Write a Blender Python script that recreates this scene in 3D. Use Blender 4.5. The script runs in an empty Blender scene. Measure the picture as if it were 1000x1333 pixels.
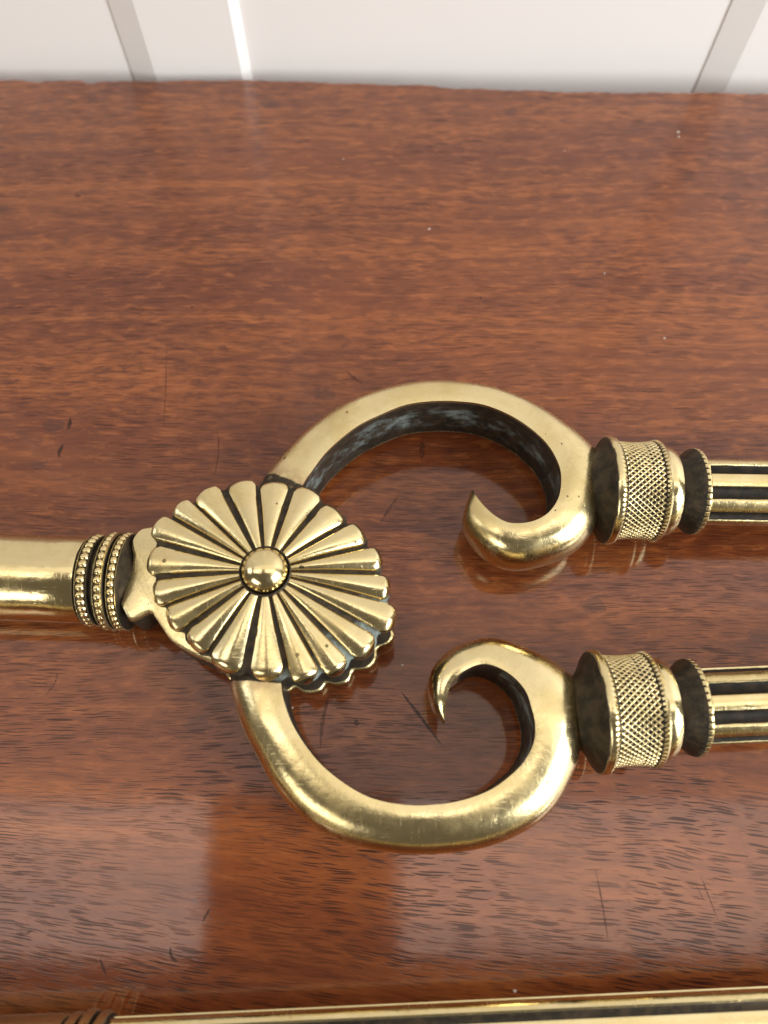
import bpy, math, random
import numpy as np
from mathutils import Vector, Matrix

random.seed(7)
rng = np.random.default_rng(7)
sc = bpy.context.scene
C = sc.collection

# ------------------------------------------------------------------ camera
H = 0.185                       # camera height above the table
TILT = math.radians(21.5)       # away from straight down
F = 1001.0                      # focal length in photo pixels (1000 x 1333)
CX, CY = 500.0, 666.5
cam_d = bpy.data.cameras.new('camera')
cam = bpy.data.objects.new('camera', cam_d); C.objects.link(cam)
cam.location = (0, 0, H)
cam.rotation_euler = (TILT, 0, 0)
cam_d.sensor_fit = 'VERTICAL'; cam_d.sensor_height = 24.0; cam_d.sensor_width = 18.0
cam_d.lens = 24.0 * F / 1333.0
cam_d.clip_start = 0.005; cam_d.clip_end = 20
cam_d.dof.use_dof = True; cam_d.dof.focus_distance = 0.182; cam_d.dof.aperture_fstop = 7.5
sc.camera = cam

# ------------------------------------------------------------------ light
world = bpy.data.worlds.new('World'); sc.world = world; world.use_nodes = True
bg = world.node_tree.nodes['Background']
bg.inputs[0].default_value = (1.0, 0.86, 0.68, 1); bg.inputs[1].default_value = 0.12

def area(name, loc, target, sx, sy, radiance, color):
    d = bpy.data.lights.new(name, 'AREA'); d.shape = 'RECTANGLE'; d.size = sx; d.size_y = sy
    d.energy = radiance * math.pi * sx * sy; d.color = color
    o = bpy.data.objects.new(name, d); C.objects.link(o); o.location = loc
    if target is None:
        o.rotation_euler = (0, 0, 0)
    else:
        o.rotation_euler = (Vector(target) - Vector(loc)).to_track_quat('-Z', 'Y').to_euler()
    return o

hC = 1.5                        # bright ceiling over the table, in three fields
WARM = (1.0, 0.93, 0.84)
def ceil(name, x0, x1, y0, y1, rad):
    area(name, ((x0+x1)/2*hC, (y0+y1)/2*hC, hC), None, (x1-x0)*hC, (y1-y0)*hC, rad, WARM)
ceil('ceiling_light_west', -0.95, -0.235, -0.17, 0.02, 2.7)
ceil('ceiling_light_east', 0.02, 0.95, -0.165, 0.02, 2.6)
ceil('ceiling_light_north', -0.95, 0.95, 0.025, 1.1, 1.05)
area('window_light', (1.10, -0.55, 0.60), (0, 0.2, 0), 0.8, 1.0, 11.0, (0.93, 0.965, 1.0))
area('window_light_near', (-1.15, -1.35, 0.75), (0, 0, 0), 1.0, 0.6, 4.0, (1.0, 0.96, 0.88))
area('window_light_far', (-1.9, 0.3, 1.0), (0, 0.1, 0), 1.0, 0.8, 2.5, (0.95, 0.97, 1.0))

sc.view_settings.view_transform = 'Standard'; sc.view_settings.look = 'None'
sc.view_settings.gamma = 1; sc.view_settings.exposure = 0.13
sc.view_settings.use_curve_mapping = False
sc.render.engine = 'CYCLES'

# ------------------------------------------------------------------ pixel -> place
ST, CT = math.sin(TILT), math.cos(TILT)
def ray(px, py):
    u = (px - CX) / F; v = (CY - py) / F
    return np.array([u, ST + v*CT, -CT + v*ST])
def P(px, py, z=0.0):
    d = ray(px, py); t = (z - H) / d[2]
    return np.array([d[0]*t, d[1]*t, z])
def PW(px, py, y):
    d = ray(px, py); t = y / d[1]
    return np.array([d[0]*t, y, H + d[2]*t])

# ------------------------------------------------------------------ nodes helper
class NT:
    def __init__(s, name):
        s.m = bpy.data.materials.new(name); s.m.use_nodes = True
        s.t = s.m.node_tree; s.t.nodes.clear()
        s.out = s.t.nodes.new('ShaderNodeOutputMaterial')
    def n(s, typ, ins=None, **kw):
        nd = s.t.nodes.new(typ)
        for k, v in kw.items(): setattr(nd, k, v)
        for k, v in (ins or {}).items():
            sock = nd.inputs[k]
            if isinstance(v, bpy.types.NodeSocket): s.t.links.new(v, sock)
            else: sock.default_value = v
        return nd
    def math(s, op, a, b=0.0, clamp=False):
        return s.n('ShaderNodeMath', {0: a, 1: b}, operation=op, use_clamp=clamp).outputs[0]
    def smooth(s, v, lo, hi, a=0.0, b=1.0):
        return s.n('ShaderNodeMapRange', {0: v, 1: lo, 2: hi, 3: a, 4: b}, interpolation_type='SMOOTHSTEP').outputs[0]
    def mix(s, f, a, b, mode='MIX'):
        nd = s.t.nodes.new('ShaderNodeMix'); nd.data_type = 'RGBA'; nd.blend_type = mode
        for k, v in ((0, f), (6, a), (7, b)):
            if isinstance(v, bpy.types.NodeSocket): s.t.links.new(v, nd.inputs[k])
            else: nd.inputs[k].default_value = v if k == 0 else tuple(v) + ((1,) if len(v) == 3 else ())
        return nd.outputs[2]
    def noise(s, vec, scale, detail=3, rough=0.5, dist=0.0):
        return s.n('ShaderNodeTexNoise', {'Vector': vec, 'Scale': scale, 'Detail': detail, 'Roughness': rough, 'Distortion': dist}).outputs[0]

# ------------------------------------------------------------------ brass
def brass(name, base=(0.78, 0.65, 0.36), rough=0.21, wear=1.0, grime=1.0):
    k = NT(name)
    co = k.n('ShaderNodeTexCoord').outputs['Object']
    at = k.n('ShaderNodeAttribute', attribute_name='wear')
    sep = k.n('ShaderNodeSeparateColor', {0: at.outputs['Color']})
    pat, verd, pink = sep.outputs[0], sep.outputs[1], sep.outputs[2]
    n1 = k.noise(co, 90, 4, 0.6); n2 = k.noise(co, 420, 4, 0.65); n3 = k.noise(co, 1800, 3, 0.6)
    # patina sits in the grooves, edge broken up by noise
    pe = k.math('ADD', pat, k.math('MULTIPLY', k.math('SUBTRACT', n2, 0.5), 0.55))
    patm = k.smooth(pe, 0.36, 0.62)
    # casting pits
    vp = k.n('ShaderNodeTexVoronoi', {'Vector': co, 'Scale': 330.0}, feature='F1')
    vc = k.n('ShaderNodeSeparateColor', {0: vp.outputs['Color']})
    rad = k.math('MULTIPLY', k.math('SUBTRACT', vc.outputs[0], 0.62, True), 0.52)
    pit = k.math('MULTIPLY', k.math('LESS_THAN', vp.outputs['Distance'], rad), k.math('GREATER_THAN', n1, 0.47))
    # tarnish: subtle tone shifts
    col = k.mix(k.smooth(n1, 0.35, 0.7), base, tuple(c*f for c, f in zip(base, (0.93, 0.90, 0.80))))
    col = k.mix(k.math('MULTIPLY', k.smooth(n2, 0.5, 0.75), 0.35), col, tuple(c*f for c, f in zip(base, (0.80, 0.74, 0.66))))
    col = k.mix(k.math('MULTIPLY', pink, k.smooth(n2, 0.3, 0.6)), col, (0.36, 0.20, 0.13))
    dark = k.mix(k.smooth(n2, 0.35, 0.65), tuple(c*grime for c in (0.030, 0.0255, 0.0195)), tuple(c*grime for c in (0.068, 0.050, 0.031)))
    vm = k.math('MULTIPLY', k.smooth(k.math('ADD', k.noise(k.n('ShaderNodeMapping', {'Vector': co, 'Scale': (1, 1, 1.5)}).outputs[0], 130, 6, 0.72), k.math('MULTIPLY', verd, 0.55)), 0.72, 0.98), k.smooth(verd, 0.02, 0.3))
    dark = k.mix(vm, dark, k.mix(n3, (0.10, 0.115, 0.10), (0.32, 0.39, 0.375)))
    col = k.mix(patm, col, dark)
    col = k.mix(k.math('MULTIPLY', pit, 0.85 * wear), col, (0.05, 0.035, 0.02))
    scr = k.noise(k.n('ShaderNodeMapping', {'Vector': co, 'Rotation': (0.3, 0.2, 0.5), 'Scale': (9, 1, 1)}).outputs[0], 260, 3, 0.7)
    scr2 = k.noise(k.n('ShaderNodeMapping', {'Vector': co, 'Rotation': (0.1, 0.5, -0.9), 'Scale': (1, 11, 1)}).outputs[0], 200, 3, 0.7)
    sm = k.math('MAXIMUM', k.smooth(scr, 0.60, 0.72), k.smooth(scr2, 0.60, 0.72))
    blot = k.noise(co, 45, 5, 0.62)
    col = k.mix(k.math('MULTIPLY', k.smooth(blot, 0.50, 0.72), k.math('MULTIPLY', 0.45, k.math('SUBTRACT', 1.0, patm))), col, tuple(c*f for c, f in zip(base, (0.72, 0.66, 0.52))))
    r = k.math('ADD', k.math('MULTIPLY', n2, 0.16), k.math('ADD', rough - 0.09, k.math('MULTIPLY', k.smooth(n1, 0.4, 0.7), 0.12)))
    r = k.math('ADD', r, k.math('MULTIPLY', sm, 0.10))
    r = k.math('ADD', r, k.math('MULTIPLY', patm, 0.20 if grime == 1 else 0.34))
    r = k.math('ADD', r, k.math('MULTIPLY', pink, 0.2))
    met = k.math('SUBTRACT', 1.0, k.math('MULTIPLY', patm, k.math('ADD', 0.60, k.math('MULTIPLY', vm, 0.38))), True)
    hgt = k.math('ADD', k.math('MULTIPLY', n1, 0.00022), k.math('MULTIPLY', n2, 0.00006))
    hgt = k.math('ADD', hgt, k.math('MULTIPLY', n3, 0.000012))
    hgt = k.math('SUBTRACT', hgt, k.math('MULTIPLY', pit, 0.00005))
    hgt = k.math('SUBTRACT', hgt, k.math('MULTIPLY', sm, 0.000008))
    bump = k.n('ShaderNodeBump', {'Strength': 0.75, 'Distance': 1.0, 'Height': hgt})
    b = k.n('ShaderNodeBsdfPrincipled', {'Base Color': col, 'Metallic': met, 'Specular IOR Level': k.math('SUBTRACT', 0.3, k.math('MULTIPLY', patm, 0.10)), 'Roughness': r, 'Normal': bump.outputs[0]})
    k.t.links.new(b.outputs[0], k.out.inputs[0])
    return k.m
BRASS = brass('aged_brass')
BRASS_L = brass('fluted_brass', rough=0.17, wear=0.6, grime=0.5)
BRASS_S = brass('polished_brass', rough=0.15, wear=0.6)

# ------------------------------------------------------------------ mahogany
def mahogany():
    k = NT('polished_mahogany')
    co = k.n('ShaderNodeTexCoord').outputs['Object']
    def mapv(vec, sx, sy, rot=0.0, off=(0, 0, 0)):
        return k.n('ShaderNodeMapping', {'Vector': vec, 'Location': off, 'Rotation': (0, 0, rot), 'Scale': (sx, sy, 1)}).outputs[0]
    # slow waves in the grain direction
    wv = k.n('ShaderNodeTexNoise', {'Vector': mapv(co, 9, 16), 'Scale': 1.0, 'Detail': 2.0})
    w1 = k.math('MULTIPLY', k.math('SUBTRACT', wv.outputs[0], 0.5), 0.009)
    wv2 = k.n('ShaderNodeTexNoise', {'Vector': mapv(co, 60, 110), 'Scale': 1.0, 'Detail': 2.0})
    w2 = k.math('MULTIPLY', k.math('SUBTRACT', wv2.outputs[0], 0.5), 0.0016)
    sx = k.n('ShaderNodeSeparateXYZ', {0: co})
    # grain falls gently towards +x in front of the tongs
    slope = k.math('MULTIPLY', k.math('MULTIPLY', sx.outputs[0], 0.13), k.smooth(sx.outputs[1], 0.03, -0.04))
    yy = k.math('ADD', k.math('ADD', k.math('ADD', sx.outputs[1], w1), w2), slope)
    g = k.n('ShaderNodeCombineXYZ', {0: sx.outputs[0], 1: yy, 2: 0.0}).outputs[0]
    band = k.noise(mapv(g, 5, 60), 1.0, 4, 0.6)
    band2 = k.noise(mapv(g, 20, 300, 0, (3, 7, 0)), 1.0, 4, 0.65)
    fine = k.noise(mapv(g, 160, 1500, 0, (1, 2, 0)), 1.0, 3, 0.6)
    cloud = k.noise(mapv(co, 28, 34, 0, (5, 1, 0)), 1.0, 3, 0.6)
    col = k.mix(k.smooth(band, 0.32, 0.70), (0.150, 0.035, 0.0085), (0.290, 0.084, 0.020))
    col = k.mix(k.math('MULTIPLY', k.smooth(band2, 0.42, 0.66), 0.55), col, (0.110, 0.024, 0.0075))
    col = k.mix(k.math('MULTIPLY', k.smooth(cloud, 0.45, 0.72), 0.35), col, (0.30, 0.080, 0.017))
    col = k.mix(k.math('MULTIPLY', k.smooth(fine, 0.40, 0.70), 0.30), col, (0.085, 0.019, 0.006))
    fl = k.noise(mapv(g, 130, 520, 0, (4, 6, 0)), 1.0, 4, 0.66, 0.5)
    flm = k.smooth(k.noise(mapv(co, 10, 30, 0, (8, 3, 0)), 1.0, 3, 0.5), 0.34, 0.60, 0.2, 1.0)
    lon = k.noise(mapv(g, 3.0, 190, 0, (2, 9, 0)), 1.0, 5, 0.7)
    col = k.mix(k.math('MULTIPLY', k.smooth(lon, 0.52, 0.72), 0.6), col, (0.095, 0.021, 0.007))
    col = k.mix(k.math('MULTIPLY', k.smooth(lon, 0.46, 0.28), 0.6), col, (0.37, 0.115, 0.027))
    broad = k.noise(mapv(g, 1.6, 22, 0, (6, 4, 0)), 1.0, 3, 0.55)
    col = k.mix(k.math('MULTIPLY', k.smooth(broad, 0.50, 0.68), 0.42), col, (0.120, 0.026, 0.010))
    fls = k.smooth(sx.outputs[1], -0.02, 0.06, 0.25, 0.75)
    col = k.mix(k.math('MULTIPLY', k.smooth(fl, 0.50, 0.63), k.math('MULTIPLY', fls, flm)), col, (0.105, 0.025, 0.009))
    col = k.mix(k.math('MULTIPLY', k.smooth(fl, 0.48, 0.34), k.math('MULTIPLY', fls, 0.55)), col, (0.38, 0.115, 0.028))
    # open pores: short dark dashes along the grain
    xsh = k.math('MULTIPLY', k.math('SUBTRACT', k.noise(mapv(g, 2, 130, 0, (3, 3, 0)), 1.0, 2, 0.6), 0.5), 0.03)
    gp = k.n('ShaderNodeCombineXYZ', {0: k.math('ADD', sx.outputs[0], xsh), 1: yy, 2: 0.0}).outputs[0]
    def pores(scx, scy, off, dens, size):
        v = k.n('ShaderNodeTexVoronoi', {'Vector': mapv(gp, scx, scy, 0, off), 'Scale': 1.0, 'Randomness': 1.0}, feature='F1', voronoi_dimensions='2D')
        c = k.n('ShaderNodeSeparateColor', {0: v.outputs['Color']})
        s = k.math('MULTIPLY', k.math('SUBTRACT', c.outputs[0], dens, True), size)
        d = k.math('SUBTRACT', s, v.outputs['Distance'])
        return k.smooth(d, 0.0, 0.10)
    p1 = pores(105, 2300, (0, 0, 0), 0.20, 0.56)
    p2 = pores(140, 2900, (3.3, 8.1, 0), 0.24, 0.54)
    p3 = pores(75, 1900, (7.7, 1.9, 0), 0.62, 0.85)
    pm = k.math('MAXIMUM', k.math('MAXIMUM', p1, p2), p3)
    region = k.smooth(k.noise(mapv(co, 22, 40, 0, (2, 2, 0)), 1.0, 2, 0.5), 0.30, 0.60, 0.25, 1.0)
    pmr = k.math('MULTIPLY', pm, k.math('MULTIPLY', region, k.smooth(sx.outputs[1], -0.01, 0.08, 0.95, 0.60)))
    col = k.mix(k.math('MULTIPLY', pmr, 0.90), col, (0.018, 0.0055, 0.0035))
    # old dents and ink stains
    vs = k.n('ShaderNodeTexVoronoi', {'Vector': mapv(co, 55, 90, 0.3, (1, 4, 0)), 'Scale': 1.0}, feature='F1', voronoi_dimensions='2D')
    vcc = k.n('ShaderNodeSeparateColor', {0: vs.outputs['Color']})
    st = k.smooth(k.math('SUBTRACT', k.math('MULTIPLY', k.math('SUBTRACT', vcc.outputs[1], 0.80, True), 1.1), k.math('ADD', vs.outputs['Distance'], k.math('MULTIPLY', k.math('SUBTRACT', k.noise(co, 900, 3), 0.5), 0.25))), 0.0, 0.06)
    col = k.mix(k.math('MULTIPLY', st, 0.35), col, (0.035, 0.014, 0.011))
    rub = k.noise(mapv(co, 14, 18, 0, (9, 9, 0)), 1.0, 4, 0.6)
    crough = k.math('ADD', 0.045, k.math('MULTIPLY', k.smooth(rub, 0.35, 0.75), 0.06))
    crough = k.math('ADD', crough, k.smooth(sx.outputs[1], 0.06, 0.16, 0.0, 0.16))
    hgt = k.math('ADD', k.math('MULTIPLY', pmr, -0.000005), k.math('MULTIPLY', band2, 0.00002))
    hgt = k.math('ADD', hgt, k.math('MULTIPLY', k.noise(co, 60, 3), 0.00004))
    hgt = k.math('ADD', hgt, k.math('MULTIPLY', fine, 0.000006))
    bump = k.n('ShaderNodeBump', {'Strength': 0.6, 'Distance': 1.0, 'Height': hgt})
    b = k.n('ShaderNodeBsdfPrincipled', {'Base Color': col, 'Roughness': 0.45, 'Specular IOR Level': 0.1,
            'Coat Weight': k.math('SUBTRACT', 1.0, k.math('MULTIPLY', pmr, 0.5), True), 'Coat Roughness': crough, 'Coat IOR': 1.50, 'Normal': bump.outputs[0], 'Coat Normal': bump.outputs[0]})
    k.t.links.new(b.outputs[0], k.out.inputs[0])
    return k.m
WOOD = mahogany()

def plain(name, color, rough, metallic=0.0, nscale=40, var=0.06, bump=0.0, alpha=1.0):
    k = NT(name)
    co = k.n('ShaderNodeTexCoord').outputs['Object']
    n = k.noise(co, nscale, 4, 0.6)
    col = k.mix(n, tuple(c*(1-var) for c in color), tuple(min(1, c*(1+var)) for c in color))
    ins = {'Base Color': col, 'Roughness': rough, 'Metallic': metallic, 'Alpha': alpha if alpha == 1 else k.smooth(n, 0.3, 0.65, alpha-0.3, alpha+0.1)}
    if bump:
        ins['Normal'] = k.n('ShaderNodeBump', {'Strength': 0.5, 'Distance': 1.0, 'Height': k.math('MULTIPLY', k.noise(co, nscale*8, 3), bump)}).outputs[0]
    b = k.n('ShaderNodeBsdfPrincipled', ins)
    k.t.links.new(b.outputs[0], k.out.inputs[0])
    return k.m
PAINT = plain('painted_wall', (0.86, 0.825, 0.785), 0.45, nscale=6, var=0.02, bump=0.00005)
PAINT_W = plain('painted_batten', (0.86, 0.83, 0.79), 0.40, nscale=6, var=0.02, bump=0.00005)
INK = plain('dark_scratch', (0.022, 0.010, 0.008), 0.35, nscale=900, var=0.4, alpha=0.58)
INK_S = plain('brown_scratch', (0.075, 0.022, 0.013), 0.3, nscale=900, var=0.4, alpha=0.42)
DUST = plain('pale_speck', (0.50, 0.40, 0.34), 0.7, nscale=900, var=0.2)

# ------------------------------------------------------------------ mesh helpers
def mesh(name, verts, faces, wear=None, smooth=True, sharp=None):
    me = bpy.data.meshes.new(name)
    me.from_pydata([tuple(map(float, v)) for v in verts], [], faces)
    if wear is not None:
        a = me.color_attributes.new('wear', 'FLOAT_COLOR', 'POINT')
        w = np.ones((len(verts), 4), dtype=np.float32); w[:, :3] = np.asarray(wear, dtype=np.float32)
        a.data.foreach_set('color', w.ravel())
    if smooth: me.polygons.foreach_set('use_smooth', [True]*len(me.polygons))
    me.validate()
    if sharp is not None: me.set_sharp_from_angle(angle=math.radians(sharp))
    return me
def obj(name, me, mat, parent=None, loc=None, rz=0.0):
    o = bpy.data.objects.new(name, me); C.objects.link(o)
    if not me.materials: me.materials.append(mat)
    if parent: o.parent = parent
    if loc is not None: o.location = tuple(map(float, loc))
    o.rotation_euler = (0, 0, rz)
    return o
def grid_faces(nu, nv, closed_v=False, flip=False):
    f = []
    for i in range(nu-1):
        for j in range(nv if closed_v else nv-1):
            a, b = i*nv+j, i*nv+(j+1) % nv
            c, d = (i+1)*nv+(j+1) % nv, (i+1)*nv+j
            f.append((a, d, c, b) if flip else (a, b, c, d))
    return f
def catmull(pts, n):
    pts = [np.asarray(p, float) for p in pts]
    ext = [2*pts[0]-pts[1]] + pts + [2*pts[-1]-pts[-2]]
    out = []
    for i in range(len(pts)-1):
        p0, p1, p2, p3 = ext[i:i+4]
        for t in np.linspace(0, 1, n, endpoint=False):
            out.append(0.5*((2*p1)+(-p0+p2)*t+(2*p0-5*p1+4*p2-p3)*t*t+(-p0+3*p1-3*p2+p3)*t**3))
    out.append(pts[-1])
    return np.array(out)
def lathe(name, prof, nseg=96, mod=None, caps=True, sharp=35):
    """prof: (s, r, patina) along local x; mod(s, r, pat, theta) -> r, pat"""
    V, W = [], []
    for (s, r, p) in prof:
        for j in range(nseg):
            th = 2*math.pi*j/nseg
            rr, pp = (r, p) if mod is None else mod(s, r, p, th)
            V.append((s, rr*math.cos(th), rr*math.sin(th))); W.append((pp, 0, 0))
    Fs = grid_faces(len(prof), nseg, True, flip=True)
    if caps:
        Fs.append(tuple(range(nseg))[::-1][::-1]); Fs.append(tuple(range((len(prof)-1)*nseg, len(prof)*nseg))[::-1])
    return mesh(name, V, Fs, W, sharp=sharp)
def slab(name, outline, z0, z1, bev=0.0004, pat_side=0.0, top_pat=0.0):
    """flat plate from an xy outline (counter-clockwise) with a small rounded arris"""
    o = np.asarray(outline, float); n = len(o)
    nx = np.roll(o, -1, 0) - np.roll(o, 1, 0); nrm = np.stack([nx[:, 1], -nx[:, 0]], 1)
    nrm /= np.linalg.norm(nrm, axis=1)[:, None] + 1e-12
    rings = [(z0, bev, pat_side), (z0+bev, 0, pat_side), (z1-bev, 0, pat_side*0.7), (z1-bev*0.3, bev*0.3, top_pat), (z1, bev, top_pat)]
    V, W = [], []
    for z, ins, p in rings:
        for q, m in zip(o, nrm):
            V.append((q[0]-m[0]*ins, q[1]-m[1]*ins, z)); W.append((p, 0, 0))
    Fs = []
    for i in range(4):
        for j in range(n):
            Fs.append((i*n+j, i*n+(j+1) % n, (i+1)*n+(j+1) % n, (i+1)*n+j))
    Fs.append(tuple(range(4*n, 5*n))); Fs.append(tuple(range(n))[::-1])
    return mesh(name, V, Fs, W, sharp=40)

# ================================================================== setting
# table top: one thick board, back edge worn and chipped
eL, eR = P(0, 104.5, 0), P(1000, 117, 0)
def edge_y(x):
    t = (x - eL[0]) / (eR[0] - eL[0])
    y = eL[1] + (eR[1]-eL[1])*t
    px = t*1000
    y += 0.0012*(1/(1+math.exp((px-575)/9)) - 0.5) * 1.2
    y += 0.0016*math.exp(-((px-330)/240)**2)
    y -= 0.0011*math.exp(-((px-118)/8)**4) + 0.0007*math.exp(-((px-45)/12)**4)
    y += 0.00025*math.sin(px*0.021+1) + 0.00018*math.sin(px*0.083) + 0.00010*math.sin(px*0.31+2)
    return y
xs = np.concatenate([np.linspace(-0.45, eL[0]-0.001, 12), np.linspace(eL[0], eR[0], 420), np.linspace(eR[0]+0.001, 0.45, 12)])
V, Fs = [], []
prof = [(-0.0, -0.022), (-0.0, -0.0016), (-0.0003, -0.0008), (-0.0009, -0.0002), (-0.0018, 0.0)]
for dy, z in prof:
    for x in xs: V.append((x, edge_y(x)+dy, z))
nx = len(xs)
for yv, z in ((0.10, 0), (0.0, 0), (-0.40, 0), (-0.40, -0.022)):
    for x in xs: V.append((x, yv, z))
nr = len(prof)+4
Fs = [(i*nx+j, i*nx+j+1, (i+1)*nx+j+1, (i+1)*nx+j) for i in range(nr-1) for j in range(nx-1)]
Fs = [f[::-1] for f in Fs]
Fs += [((nr-1)*nx+j, (nr-1)*nx+j+1, j+1, j)[::-1] for j in range(nx-1)]
Fs.append(tuple(i*nx for i in range(nr))); Fs.append(tuple(i*nx+nx-1 for i in range(nr))[::-1])
table = obj('table_top', mesh('table_top', V, Fs, sharp=50), WOOD)
table['kind'] = 'structure'; table['label'] = 'polished mahogany table top with dark grain and a worn back edge'

# wall behind with raised battens
YW = 0.2350
def wall_box(name, x0, x1, y0, y1, z0, z1, bl, br, parent, mat):
    """vertical board: front face at y0, its left and right arris bevelled by bl / br"""
    outl = [(x0, y1), (x0, y0+0.0), (x0+bl, y0-0.0024 if parent else y0), (x1-br, y0-0.0024 if parent else y0), (x1, y0), (x1, y1)]
    V = [(x, y, z) for z in (z0, z1) for x, y in outl]; n = len(outl)
    Fs = [(j, (j+1) % n, n+(j+1) % n, n+j) for j in range(n)] + [tuple(range(n))[::-1], tuple(range(n, 2*n))]
    return obj(name, mesh(name, V, Fs, smooth=False), mat, parent)
wall = wall_box('wall', -1.2, 1.2, YW, YW+0.06, -0.74, 0.75, 0.0, 0.0, None, PAINT)
wall['kind'] = 'structure'; wall['label'] = 'cream painted wall with shallow raised vertical battens'
xa, xb = PW(152, 50, YW-0.004)[0], PW(186, 50, YW-0.004)[0]
xc, xd = PW(305, 50, YW-0.004)[0], PW(316, 50, YW-0.004)[0]
xe, xf = PW(940, 50, YW-0.004)[0], PW(978, 50, YW-0.004)[0]
for (x0, x1, bl, br) in ((xa, xd, xb-xa, xd-xc), (xe, xe+(xd-xa), xf-xe, xd-xc), (xa-(xe-xa), xd-(xe-xa), xb-xa, xd-xc)):
    wall_box('batten', x0, x1, YW-0.0005, YW+0.002, -0.74, 0.75, bl, br, wall, PAINT_W)

# ================================================================== fire tongs
T0 = P(344, 741, 0.0)
tongs = bpy.data.objects.new('fire_tongs', None); C.objects.link(tongs)
tongs.location = tuple(map(float, T0)); tongs.empty_display_size = 0.03
tongs['label'] = 'antique brass fire tongs with fluted oval rosette hinge and two curled arms'
tongs['category'] = 'fire tongs'
def loc(v): return np.asarray(v, float) - T0

Z_BOT, Z_TOP = 0.0028, 0.0198
ZMID, HH = (Z_BOT+Z_TOP)/2, (Z_TOP-Z_BOT)/2

def hook_arm(name, I, O, tips, swell):
    n = len(I); sub = 7
    Ic, Oc = catmull(I, sub), catmull(O, sub)
    m = len(Ic); V, W = [], []
    nsec = 34
    for i in range(m):
        s = i/(m-1)*(n-1)
        rem = (n-1) - s
        k = 1.0 if rem > tips else 0.16 + 0.84*math.sin(math.pi/2*rem/tips)**0.8
        hh = HH*k + 0.0011*math.exp(-((s-swell)/3.0)**2)
        zc = 0.0007*math.exp(-((s-swell)/3.0)**2) + ZMID + (1-k)*HH*0.35
        pin = P(Ic[i][0], Ic[i][1], zc+hh*0.97)
        d = P(Oc[i][0], Oc[i][1], zc)[:2] - pin[:2]; d /= np.linalg.norm(d)
        po = P(Oc[i][0], Oc[i][1], zc + hh*0.34*d[1])
        e = 2.35
        for j in range(nsec):                       # rounded outer side, from inner top over to inner bottom
            a = math.pi*j/(nsec-1)
            sn, cs = math.sin(a), math.cos(a)
            u = abs(sn)**(2/e); v = math.copysign(abs(cs)**(2/e), cs)
            v *= 0.955 + 0.045*u**0.4 if u < 0.5 else 1.0
            xy = pin[:2] + (po[:2]-pin[:2])*u
            V.append((xy[0], xy[1], zc+hh*v))
            pk = 0.0
            if s < 1.9: pk = 0.8*max(0, 1-(s-0.6)/1.3)
            pk = max(pk, 0.75*math.exp(-((s-swell)/1.6)**2)*max(0, (u-0.72)/0.28))
            W.append((0.62 if s < 1.12 else (0.03 if cs > -0.6 else 0.5), 0.0, min(pk, 0.9)))
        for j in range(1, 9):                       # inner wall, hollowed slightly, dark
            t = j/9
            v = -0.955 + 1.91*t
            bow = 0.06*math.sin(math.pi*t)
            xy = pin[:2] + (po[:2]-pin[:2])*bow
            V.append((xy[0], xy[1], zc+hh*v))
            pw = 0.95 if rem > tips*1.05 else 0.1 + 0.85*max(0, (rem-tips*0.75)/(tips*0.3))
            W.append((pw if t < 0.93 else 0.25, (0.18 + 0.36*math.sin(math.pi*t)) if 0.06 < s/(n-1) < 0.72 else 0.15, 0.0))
    nv = nsec+8
    Fs = grid_faces(m, nv, True)
    Fs.append(tuple(range(nv))[::-1]); Fs.append(tuple(range((m-1)*nv, m*nv)))
    V = [loc(v) for v in V]
    me = mesh(name, V, Fs, W)
    import bmesh
    bm = bmesh.new(); bm.from_mesh(me); bmesh.ops.recalc_face_normals(bm, faces=bm.faces); bm.to_mesh(me); bm.free()
    me.set_sharp_from_angle(angle=math.radians(48))
    return obj(name, me, BRASS, tongs)

upI = [(365,690),(393,633),(406,613),(428,585),(463,556),(494,540),(527,527),(560,522),(596,522),(632,527),(668,542),(697,562),(716,582),(728,605),(731,624),(728,646),(718,663),(704,674),(685,680),(663,680),(646,672),(632,660),(621,647),(616,637)]
upO = [(315,672),(345,622),(362,600),(395,563),(435,533),(475,513),(517,501),(560,495),(600,497),(645,505),(694,525),(735,553),(768,582),(783,606),(785,630),(781,656),(772,690),(746,721),(705,739),(668,745),(635,734),(612,710),(601,682),(611,645)]
loI = [(362,845),(366,889),(369,910),(379,939),(396,968),(420,997),(453,1023),(487,1040),(530,1048),(572,1047),(605,1041),(637,1029),(662,1012),(682,992),(695,967),(697,942),(692,920),(685,900),(670,882),(650,869),(630,864),(612,869),(597,879),(587,891),(581,912),(580,925),(579,941)]
loO = [(305,850),(301,889),(304,910),(316,947),(336,986),(357,1023),(394,1064),(448,1095),(514,1110),(581,1110),(635,1101),(682,1081),(716,1054),(738,1019),(751,985),(756,950),(757,922),(752,895),(725,865),(680,841),(638,829),(598,838),(572,857),(559,880),(558,905),(564,926),(577,941)]
hook_arm('curled_arm', upI, upO, 3.6, 15)
hook_arm('curled_arm', loI, loO, 5.0, 16)

# ---- hinge plate that carries the handle
pl_px = [(156,786),(170,808),(194,798),(201,804),(210,817),(222,834),(243,849),(262,858),(290,868),(330,870),(380,860),(430,835),(455,800),(455,740),(430,690),(380,655),(320,650),(260,655),(215,680),(196,685),(183,688),(173,699),(170,712),(172,724),(169,747),(162,766)]
Z_PL = 0.0190
plate = [loc(P(x, y, Z_PL))[:2] for x, y in pl_px]
plate = catmull(plate + [plate[0]], 4)[:-1]
obj('hinge_plate', slab('hinge_plate', plate, 0.0085, Z_PL, 0.0009, pat_side=0.95), BRASS, tongs)

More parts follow.
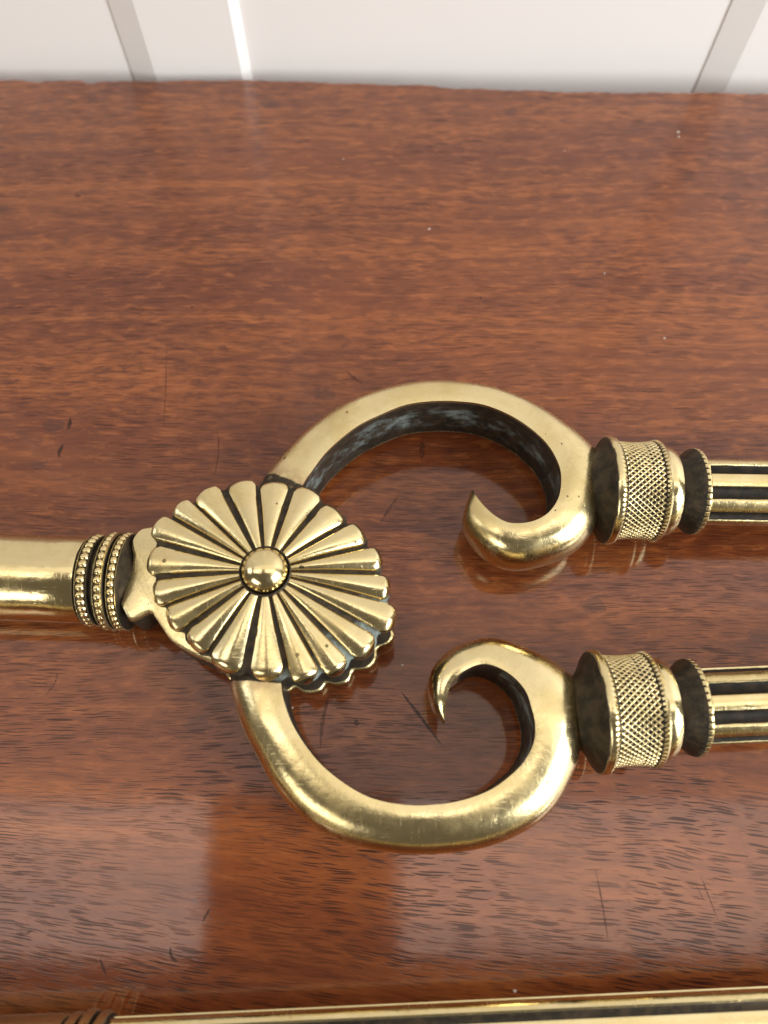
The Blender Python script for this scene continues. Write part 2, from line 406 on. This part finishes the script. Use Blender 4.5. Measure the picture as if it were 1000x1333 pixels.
# ---- rosettes
tips_px = [(190,727),(199,681),(229,656),(262,637),(312,624),(358,625),(406,635),(442,663),(474,691),(498,725),(509,765),(516,807),(483,849),(445,874),(402,887),(351,885),(288,873),(248,842),(216,808),(197,774)]
Z_FL, Z_EDGE = 0.0208, 0.0216
cen = loc(P(344, 741, 0.0262))[:2]
tips = np.array([loc(P(x, y, Z_EDGE))[:2] for x, y in tips_px]) - cen
ang = np.unwrap(np.arctan2(tips[:, 1], tips[:, 0])); rad = np.linalg.norm(tips, axis=1)
NP = len(ang)                                     # runs clockwise
def mid_ang(i, j):
    a, b = ang[i % NP] , ang[j % NP]
    while b > a + math.pi: b -= 2*math.pi
    while b < a - math.pi: b += 2*math.pi
    return (a+b)/2
def boundary(th):
    """rosette radius at angle th (smooth oval through the tips)"""
    a = np.mod(-(ang - ang[0]), 2*np.pi); t = np.mod(-(th - ang[0]), 2*np.pi)
    k = np.concatenate([a, [2*np.pi]]); r = np.concatenate([rad, [rad[0]]])
    return np.interp(t, k, r)
RB = 0.0050
def floor_z(q): return 0.0240 - 0.0036*q**1.7       # groove floor, q = r / boundary
# dished base with the scalloped edge
def base_mesh(name, z_bottom, flip=False, scallop=0.05, gold_edge=False):
    nt = 240; V, W = [], []
    qs = [0.02, 0.2, 0.4, 0.6, 0.75, 0.85, 0.92, 0.96, 0.985]
    ths = np.linspace(0, -2*np.pi, nt, endpoint=False) + ang[0]
    b = np.array([boundary(t) for t in ths])
    # scallops: dip between petals
    mids = np.array([mid_ang(i, i+1) for i in range(NP)])
    dip = np.array([min(abs((t-m+np.pi) % (2*np.pi) - np.pi) for m in mids) for t in ths])
    b = b*(1 - scallop*np.exp(-(dip/0.055)**2))
    vq = [(q, floor_z(q)) for q in qs]
    rows = vq + [(0.99, floor_z(1)-0.0009), (0.975, z_bottom+0.0004), (0.95, z_bottom), (0.02, z_bottom)]
    for q, z in rows:
        for t, bb in zip(ths, b):
            V.append((cen[0]+bb*q*math.cos(t), cen[1]+bb*q*math.sin(t), z))
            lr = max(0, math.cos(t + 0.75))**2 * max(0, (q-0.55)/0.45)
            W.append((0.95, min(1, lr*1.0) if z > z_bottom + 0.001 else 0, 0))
    Fs = grid_faces(len(rows), nt, True, flip=True)
    Fs = [f[::-1] for f in Fs]
    Fs.append(tuple(range(nt))); Fs.append(tuple(range((len(rows)-1)*nt, len(rows)*nt))[::-1])
    me = mesh(name, V, Fs, W)
    import bmesh
    bm = bmesh.new(); bm.from_mesh(me); bmesh.ops.recalc_face_normals(bm, faces=bm.faces); bm.to_mesh(me); bm.free()
    me.set_sharp_from_angle(angle=math.radians(45))
    return me
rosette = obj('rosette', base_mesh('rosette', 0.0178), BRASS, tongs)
for i in range(NP):
    a0, a1 = mid_ang(i, i-1), mid_ang(i, i+1)
    a0 = ang[i] + (a0-ang[i]); half = 0.5*abs(a1-a0)
    th = 0.5*(a0+a1)*0.5 + ang[i]*0.5
    if abs(th-ang[i]) > 1: th = ang[i]
    R = rad[i]
    nu, nv = 34, 17; V, W = [], []
    jit = rng.normal(0, 0.02)
    wfrac_out = 0.87 + rng.normal(0, 0.03)
    for a in range(nu):
        t = a/(nu-1)
        # length coordinate, dense at the rounded end
        q0 = RB*1.08/R; q = q0 + (1-q0)*math.sin(t*math.pi/2)**0.9
        r = R*q
        tl = (q-q0)/(1-q0)
        w_lin = r*math.tan(half)*(0.62 + (wfrac_out-0.62)*tl)
        wend = R*math.tan(half)*wfrac_out
        back = (R - r)
        rr_end = wend*0.85
        if back < rr_end: w = w_lin*math.sqrt(max(0.0, 1-((rr_end-back)/rr_end)**2.1))
        else: w = w_lin
        endk = math.sqrt(max(0.0, 1-max(0, (rr_end*0.6-back)/(rr_end*0.6))**2.2))
        hcrest = (0.0008 + 0.0011*tl) * endk
        zf = floor_z(q)
        for b in range(nv):
            u = -1 + 2*b/(nv-1)
            z = zf + (0.0006 + 0.0004*tl)*endk + (0.0003+0.0008*tl)*endk*(1-abs(u)**1.9) - 0.0009*(1-endk)
            x = r; y = w*u
            ca, sa = math.cos(th+jit*0.2), math.sin(th+jit*0.2)
            V.append((cen[0]+x*ca-y*sa, cen[1]+x*sa+y*ca, z))
            W.append((0.02, 0, 0))
    Fs = grid_faces(nu, nv)
    # closed underside
    nb = len(V)
    bot = [(a*nv, a*nv+nv-1) for a in range(nu)]
    for (l, r_) in bot:
        for q_ in (l, r_):
            v = V[q_]; V.append((v[0], v[1], min(v[2], floor_z(1))-0.0010)); W.append((0.9, 0, 0))
    for a in range(nu-1):
        l0, r0, l1, r1 = nb+2*a, nb+2*a+1, nb+2*a+2, nb+2*a+3
        Fs.append((l0, r0, r1, l1)); Fs.append((a*nv, (a+1)*nv, l1, l0)); Fs.append((a*nv+nv-1, r0, r1, (a+1)*nv+nv-1))
    me = mesh('petal', V, Fs, W)
    import bmesh
    bm = bmesh.new(); bm.from_mesh(me); bmesh.ops.recalc_face_normals(bm, faces=bm.faces); bm.to_mesh(me); bm.free()
    me.set_sharp_from_angle(angle=math.radians(60))
    obj('petal', me, BRASS, rosette)
# rivet button in its dark ring
zc = 0.0243
bp = []
RB = 0.0050
for k_ in range(15):
    a = math.pi/2*k_/14
    bp.append((0.0038*math.sin(a)+0.0010, RB*math.cos(a)+1e-6))
prof_b = [(-0.004, RB*1.0)] + [(0.0, RB)] + bp
V, W = [], []
for (z, r) in prof_b:
    for j in range(64):
        t = 2*math.pi*j/64; V.append((cen[0]+r*math.cos(t), cen[1]+r*math.sin(t), zc+z)); W.append((0, 0, 0))
Fs = [f[::-1] for f in grid_faces(len(prof_b), 64, True, flip=True)]
Fs.append(tuple(range(64))[::-1])
obj('rivet', mesh('rivet', V, Fs, W), BRASS_S, rosette)
V, W = [], []
for (z, r) in [(-0.004, RB*1.13), (0.0009, RB*1.13), (0.0011, RB*1.09), (-0.0006, RB*1.0), (-0.004, RB*0.98)]:
    for j in range(64):
        t = 2*math.pi*j/64; V.append((cen[0]+r*math.cos(t), cen[1]+r*math.sin(t), zc+z)); W.append((1, 0, 0))
obj('washer', mesh('washer', V, [f[::-1] for f in grid_faces(5, 64, True, flip=True)], W), BRASS, rosette)
# the matching rosette underneath, its scalloped rim shows beyond the hinge
nt = 240
ths = np.linspace(0, -2*np.pi, nt, endpoint=False) + ang[0]
mids = np.array([mid_ang(i, i+1) for i in range(NP)])
dip = np.array([min(abs((t-m+np.pi) % (2*np.pi) - np.pi) for m in mids) for t in ths])
bb = np.array([boundary(t) for t in ths])*(1.0 - 0.06*np.exp(-(dip/0.06)**2))
V, W = [], []
rows = [(0.02, 0.0068, .95), (0.5, 0.0066, .95), (0.80, 0.0060, .9), (0.955, 0.0050, .8), (0.985, 0.0049, .25), (1.0, 0.0044, 0.0), (0.99, 0.0032, .2), (0.93, 0.0012, .5), (0.7, 0.0004, .6), (0.02, 0.0003, .6)]
for q, z, p in rows:
    for t, r in zip(ths, bb):
        V.append((cen[0]+r*q*math.cos(t), cen[1]+r*q*math.sin(t), z)); W.append((p, 0, 0))
Fs = [f[::-1] for f in grid_faces(len(rows), nt, True, flip=True)]
Fs.append(tuple(range(nt))); Fs.append(tuple(range((len(rows)-1)*nt, len(rows)*nt))[::-1])
me = mesh('lower_rosette', V, Fs, W)
import bmesh
bm = bmesh.new(); bm.from_mesh(me); bmesh.ops.recalc_face_normals(bm, faces=bm.faces); bm.to_mesh(me); bm.free()
obj('lower_rosette', me, BRASS, tongs)

# ---- handle with its three beaded rings
ZH = 0.0117
A = P(0, 751, ZH); B = P(146, 756.5, ZH)
hd = (B-A)[:2]; hd /= np.linalg.norm(hd); hrz = math.atan2(hd[1], hd[0])
def at_handle(px, r=0.0108):                        # distance along the handle from B
    q = P(px, 757, ZH+r); return float(np.dot(q[:2]-B[:2], hd))
s_end = at_handle(92, 0.0101)
rod = [(-0.16, 0.0110, 0)] + [(s_end-0.16+0.008*i, 0.0109-0.0009*i/19.5, 0) for i in range(1, 20)] + [(s_end-0.0004, 0.0100, 0), (s_end, 0.0098, 0.9), (s_end+0.001, 0.006, 0.9)]
obj('handle_rod', lathe('handle_rod', rod, 96), BRASS_S, tongs, loc(B), hrz)
def bead_mod(nb, s0, s1, amp, ph=0.0):
    def f(s, r, p, th):
        if s0 <= s <= s1:
            c = (s-(s0+s1)/2)/((s1-s0)/2)
            cell = ((th*nb/(2*math.pi)+ph) % 1.0)*2-1
            d2 = c*c + cell*cell
            bump = max(0.0, 1-d2)**0.5
            rr = r - amp*(1-bump)
            pp = 0.95 if d2 > 0.93 else 0.0
            return rr, pp
        return r, p
    return f
def ring(name, s0, s1, r, nb):
    w = s1-s0
    prof = [(s0-0.0007, r-0.0022, .95), (s0-0.0004, r-0.0006, .9), (s0-0.0002, r-0.0003, 0.35)]
    prof += [(s0+w*k_/8, r, 0) for k_ in range(9)]
    prof += [(s1+0.0002, r-0.0003, 0.3), (s1+0.0004, r-0.0007, .9), (s1+0.0006, r-0.0022, .95)]
    return obj(name, lathe(name, prof, nb*10, bead_mod(nb, s0, s1, 0.0007)), BRASS, tongs, loc(B), hrz)
neck = [(s_end-0.001, 0.0085, .95), (at_handle(112), 0.0098, .95), (at_handle(116), 0.0104, .6), (at_handle(119.5), 0.0104, .3), (at_handle(120), 0.0098, .95), (at_handle(150), 0.0098, .95), (at_handle(154), 0.0086, .95), (at_handle(160), 0.0070, .9), (at_handle(180), 0.0060, .8)]
obj('ring_neck', lathe('ring_neck', neck, 96), BRASS, tongs, loc(B), hrz)
ring('beaded_ring', at_handle(95.5), at_handle(107.5), 0.0109, 36)
ring('beaded_ring', at_handle(120.5), at_handle(130.5), 0.0116, 36)
ring('beaded_ring', at_handle(138.5), at_handle(148), 0.0116, 38)

# ---- collars and fluted legs (one mesh of each, shared by the two sides)
ZA = 0.0136
def leg_frame(p0, p1):
    a, b = P(*p0, ZA), P(*p1, ZA)
    d = (b-a)[:2]; d /= np.linalg.norm(d)
    return a, d, math.atan2(d[1], d[0])
upF = leg_frame((803, 638.5), (1000, 641.5))
loF = leg_frame((780, 925.5), (1000, 916.0))
def along(fr, px, py, r):
    q = P(px, py, ZA+r); return float(np.dot(q[:2]-fr[0][:2], fr[1]))
# reference: rim of the flange = s 0
def s_ref(fr, px, py): return along(fr, px, py, 0.0131)
su, sl = s_ref(upF, 816, 640), s_ref(loF, 802, 924)
L1 = s_ref(upF, 880, 640)-su      # end of knurled band
def sp(px, r): return along(upF, px, 640, r) - su
print('collar stations', [round(sp(p, .011), 5) for p in (820, 880, 897, 927, 932)])
e_neck = [(-0.0064, 0.0045, .9), (-0.0054, 0.0070, .95), (-0.0042, 0.0082, .95), (-0.0030, 0.0097, .95), (-0.0018, 0.0122, .9), (-0.0012, 0.0130, .45), (-0.0008, 0.0132, .1), (0.0001, 0.0132, 0), (0.0006, 0.0129, .1), (0.0009, 0.0123, .8), (0.0012, 0.010, .9)]
def tooth(nb, amp, sgate):
    def f(s, r, p, th):
        if sgate(s):
            c = abs(((th*nb/(2*math.pi)) % 1.0)*2-1)
            return r - amp*(c > 0.72), (0.9 if c > 0.72 else p)
        return r, p
    return f
flange_me = lathe('flange', e_neck, 72*8, tooth(72, 0.0003, lambda s: s > 0.0004 and s < 0.0008))
# knurled band
s0, s1 = 0.0009, sp(872, 0.0119)
ns, nth, NK = 72, 54*12, 54
V, W = [], []
pitch = 2*math.pi/NK*0.0119
for i in range(ns):
    f_ = i/(ns-1); s = s0 + (s1-s0)*f_
    r0 = 0.0121 - 0.0004*math.sin(math.pi*f_)
    for j in range(nth):
        th = 2*math.pi*j/nth
        u = s/pitch*0.86; v = th*NK/(2*math.pi)
        a = abs(((u+v) % 1.0)*2-1); b = abs(((u-v) % 1.0)*2-1)      # 1 on the lines
        lat = max(a, b)
        k_ = min(1, max(0, (lat-0.58)/0.20))
        edge = f_ < 0.03 or f_ > 0.97
        V.append((s, (r0-0.00042*(1-k_))*math.cos(th), (r0-0.00042*(1-k_))*math.sin(th)))
        W.append(((0.95 if edge else 0.80) if (k_ < 0.45 or edge) else 0.08, 0, 0))
band_me = mesh('knurled_band', V, grid_faces(ns, nth, True, flip=True), W)
sb = s1
rim = [(sb-0.0003, 0.0108, .9), (sb-0.0002, 0.0119, .8), (sb+0.0002, 0.0123, 0), (sb+0.0008, 0.0124, 0), (sb+0.0013, 0.0121, 0.1), (sb+0.0016, 0.0112, .8)]
rim_me = lathe('beaded_rim', rim, 72*8, tooth(72, 0.0004, lambda s: s < sb+0.0005))
sc0 = sb+0.0015; sc1 = sp(896, 0.0107)
ringp = [(sc0, 0.0098, .9), (sc0+0.0001, 0.0109, .3)] + [(sc0+0.0002+(sc1-sc0-0.0004)*t, 0.0109+0.0004*math.sin(math.pi*t*0.8)-0.0009*t, 0.05) for t in np.linspace(0, 1, 9)] + [(sc1, 0.0095, .8), (sc1+0.0004, 0.0082, .95)]
ring_me = lathe('plain_ring', ringp, 96)
sd = sp(926, 0.0103)
cup = [(sc1-0.0002, 0.0074, .95), (sc1+0.0008, 0.0078, .95), (sd-0.0026, 0.0088, .95), (sd-0.0012, 0.0101, .95), (sd-0.0004, 0.0104, .6), (sd, 0.0105, .05), (sd+0.0006, 0.0104, 0), (sd+0.0010, 0.0099, .1), (sd+0.0012, 0.0083, .8), (sd+0.0012, 0.0070, .9)]
cup_me = lathe('serrated_flange', cup, 44*10, tooth(44, 0.0002, lambda s: sd-0.0005 < s <= sd+0.00001))
# leg: eight lands with hollow flutes between
def leg_profile(r, ph, nfl=8, gold=0.50, depth=0.15):
    pts = []
    m = nfl*24
    for j in range(m):
        th = 2*math.pi*j/m
        c = ((th-ph)*nfl/(2*math.pi)) % 1.0; c = min(c, 1-c)       # 0 at land centre, .5 flute centre
        if c < gold/2: rr, p = r*(1-0.010*(c/(gold/2))**2), 0.0
        else:
            x = (c-gold/2)/(0.5-gold/2)
            rr = r*(1-0.01-depth*math.sqrt(max(0, 1-(1-x)**2))); p = 0.95 if x > 0.06 else 0.4
        pts.append((th, rr, p))
    return pts
def leg_mesh(name, stations, r_fn, ph, gold=0.50, square=None, squash=1.0):
    V, W = [], []
    for s in stations:
        pr = leg_profile(r_fn(s), ph, gold=gold)
        if square: pr = [(t_, q_/(abs(math.cos(t_))**square+abs(math.sin(t_))**square)**(1/square), p_) for t_, q_, p_ in pr]
        for th, rr, p in pr: V.append((s, rr*math.cos(th), rr*math.sin(th)*squash)); W.append((p, 0, 0))
    n = len(pr)
    Fs = grid_faces(len(stations), n, True, flip=True)
    Fs.append(tuple(range(n))); Fs.append(tuple(range((len(stations)-1)*n, len(stations)*n))[::-1])
    return mesh(name, V, Fs, W, sharp=40)
# theta is measured from local +y (away from the camera) up over the top
lm = leg_mesh('leg', list(np.linspace(sd+0.0011, sd+0.14, 24)), lambda s: 0.0082+0.00001*s, math.radians(90+2))
for fr, s_off in ((upF, su), (loF, sl)):
    o3 = fr[0].copy(); o3[:2] += fr[1]*s_off; o3 = loc(o3)
    collar = obj('flange', flange_me, BRASS, tongs, o3, fr[2])
    obj('knurled_band', band_me, BRASS, tongs, o3, fr[2])
    obj('beaded_rim', rim_me, BRASS, tongs, o3, fr[2])
    obj('plain_ring', ring_me, BRASS_S, tongs, o3, fr[2])
    obj('serrated_flange', cup_me, BRASS, tongs, o3, fr[2])
    obj('leg', lm, BRASS_L, tongs, o3, fr[2])

# ================================================================== second fire iron at the near edge
ZI = 0.0112
Ia, Ib = P(140, 1394, ZI), P(1000, 1355, ZI)
idr = (Ib-Ia)[:2]; idr /= np.linalg.norm(idr); irz = math.atan2(idr[1], idr[0])
iron = bpy.data.objects.new('fire_iron', None); C.objects.link(iron)
iron.location = (float(Ia[0]), float(Ia[1]), 0.0); iron.rotation_euler = (0, 0, irz); iron.empty_display_size = 0.02
iron['label'] = 'fluted brass shaft of another fire iron lying parallel in front of the tongs'
iron['category'] = 'fire iron'
lo = (0, 0, ZI)
obj('shaft', leg_mesh('shaft', list(np.linspace(0.0, 0.30, 30)), lambda s: 0.0087+0.002*s, math.radians(23), gold=0.70, square=2.5, squash=0.5), BRASS_S, iron, lo)
wpx = 0.149/1001
for c_, r_ in ((-46, 0.0098), (-27, 0.0102), (-9, 0.0098)):
    s_ = c_*wpx; h_ = 0.0012
    pr = [(s_-h_-0.0003, 0.0075, .95)] + [(s_+h_*math.cos(a), r_-0.0011+0.0011*math.sin(a), 0.0 if 0.5 < a < 2.6 else 0.9) for a in np.linspace(math.pi, 0, 9)] + [(s_+h_+0.0003, 0.0075, .95)]
    obj('ring', lathe('ring', pr, 96), BRASS, iron, lo)
obj('handle_rod', lathe('iron_handle', [(-0.20, 0.0100, 0), (-0.05, 0.0099, 0), (-62*wpx, 0.0096, 0), (-56*wpx, 0.0088, .8), (0.0004, 0.0086, .95)], 96), BRASS_S, iron, lo)

# ================================================================== wear on the table
def sliver(pts, w, mat, name='scratch', z=0.00006):
    """thin gouge following pixel points, pointed ends"""
    c = catmull([P(x, y, 0)[:2] for x, y in pts], 5); n = len(c)
    L, R = [], []
    for i in range(n):
        d = c[min(i+1, n-1)]-c[max(i-1, 0)]; d /= np.linalg.norm(d)+1e-12
        nn = np.array([-d[1], d[0]]); t = i/(n-1)
        ww = w*0.5*(0.12+math.sin(math.pi*t)**0.6)*(1+0.35*random.uniform(-1, 1))
        L.append(c[i]+nn*ww); R.append(c[i]-nn*ww)
    V = [(p[0], p[1], z) for p in L] + [(p[0], p[1], z) for p in R]
    Fs = [(i, n+i, n+i+1, i+1) for i in range(n-1)]
    obj(name, mesh(name, V, Fs, smooth=False), mat, table)
PX = 0.000185
S = [([(522,900),(545,930),(575,970)], 4, INK), ([(519,645),(507,662),(495,682)], 3.2, INK_S),
     ([(92,543),(91,552),(88,560)], 5, INK), ([(83,578),(78,587),(77,595)], 5, INK), ([(283,562),(285,585),(280,617)], 2, INK_S),
     ([(217,440),(216,500),(213,560)], 1.3, INK_S), ([(550,575),(549,600)], 7, INK_S), ([(428,905),(420,940),(417,975)], 4.5, INK_S),
     ([(775,1130),(783,1170),(792,1225)], 2, INK_S), ([(912,1138),(922,1165),(936,1200)], 1.5, INK_S), ([(905,1150),(918,1175)], 1.2, INK_S),
     ([(222,1232),(223,1245),(232,1253)], 2.6, INK), ([(130,1248),(134,1258),(138,1270)], 3.5, INK), ([(274,1183),(268,1192),(264,1200)], 2.6, INK),
     ([(452,482),(458,490),(472,500)], 5, INK_S), ([(757,935),(756,939),(759,942)], 2, INK), 
     ([(160,405),(185,403),(220,405)], 1.5, INK_S), ([(75,875),(72,888),(60,905)], 2.2, INK_S), ([(702,590),(705,580)], 3, INK), ([(98,253),(105,257)], 6, INK_S),
     ([(20,1215),(32,1216),(42,1211)], 3, INK_S)]
for pts, w, m in S: sliver(pts, w*PX, m)
def spot(px, py, r, mat, name):
    c = P(px, py, 0); n = 9
    rr = [r*PX*random.uniform(.7, 1.25) for _ in range(n)]
    V = [(c[0], c[1], 0.00018)] + [(c[0]+rr[i]*math.cos(2*math.pi*i/n), c[1]+rr[i]*math.sin(2*math.pi*i/n), 0.00004) for i in range(n)]
    obj(name, mesh(name, V, [(0, 1+i, 1+(i+1) % n) for i in range(n)]), mat, table)
for x, y, r in ((464,941,3.5), (250,400,2), (626,388,2)): spot(x, y, r, INK, 'dent')
for x, y, r in ((559,298,2.2), (883,172,2.5), (884,178,2), (865,440,1.8), (787,356,1.3), (447,207,1.3), (381,921,1.5), (524,866,1.6), (670,1290,2), (735,196,1.2)): spot(x, y, r, DUST, 'speck')
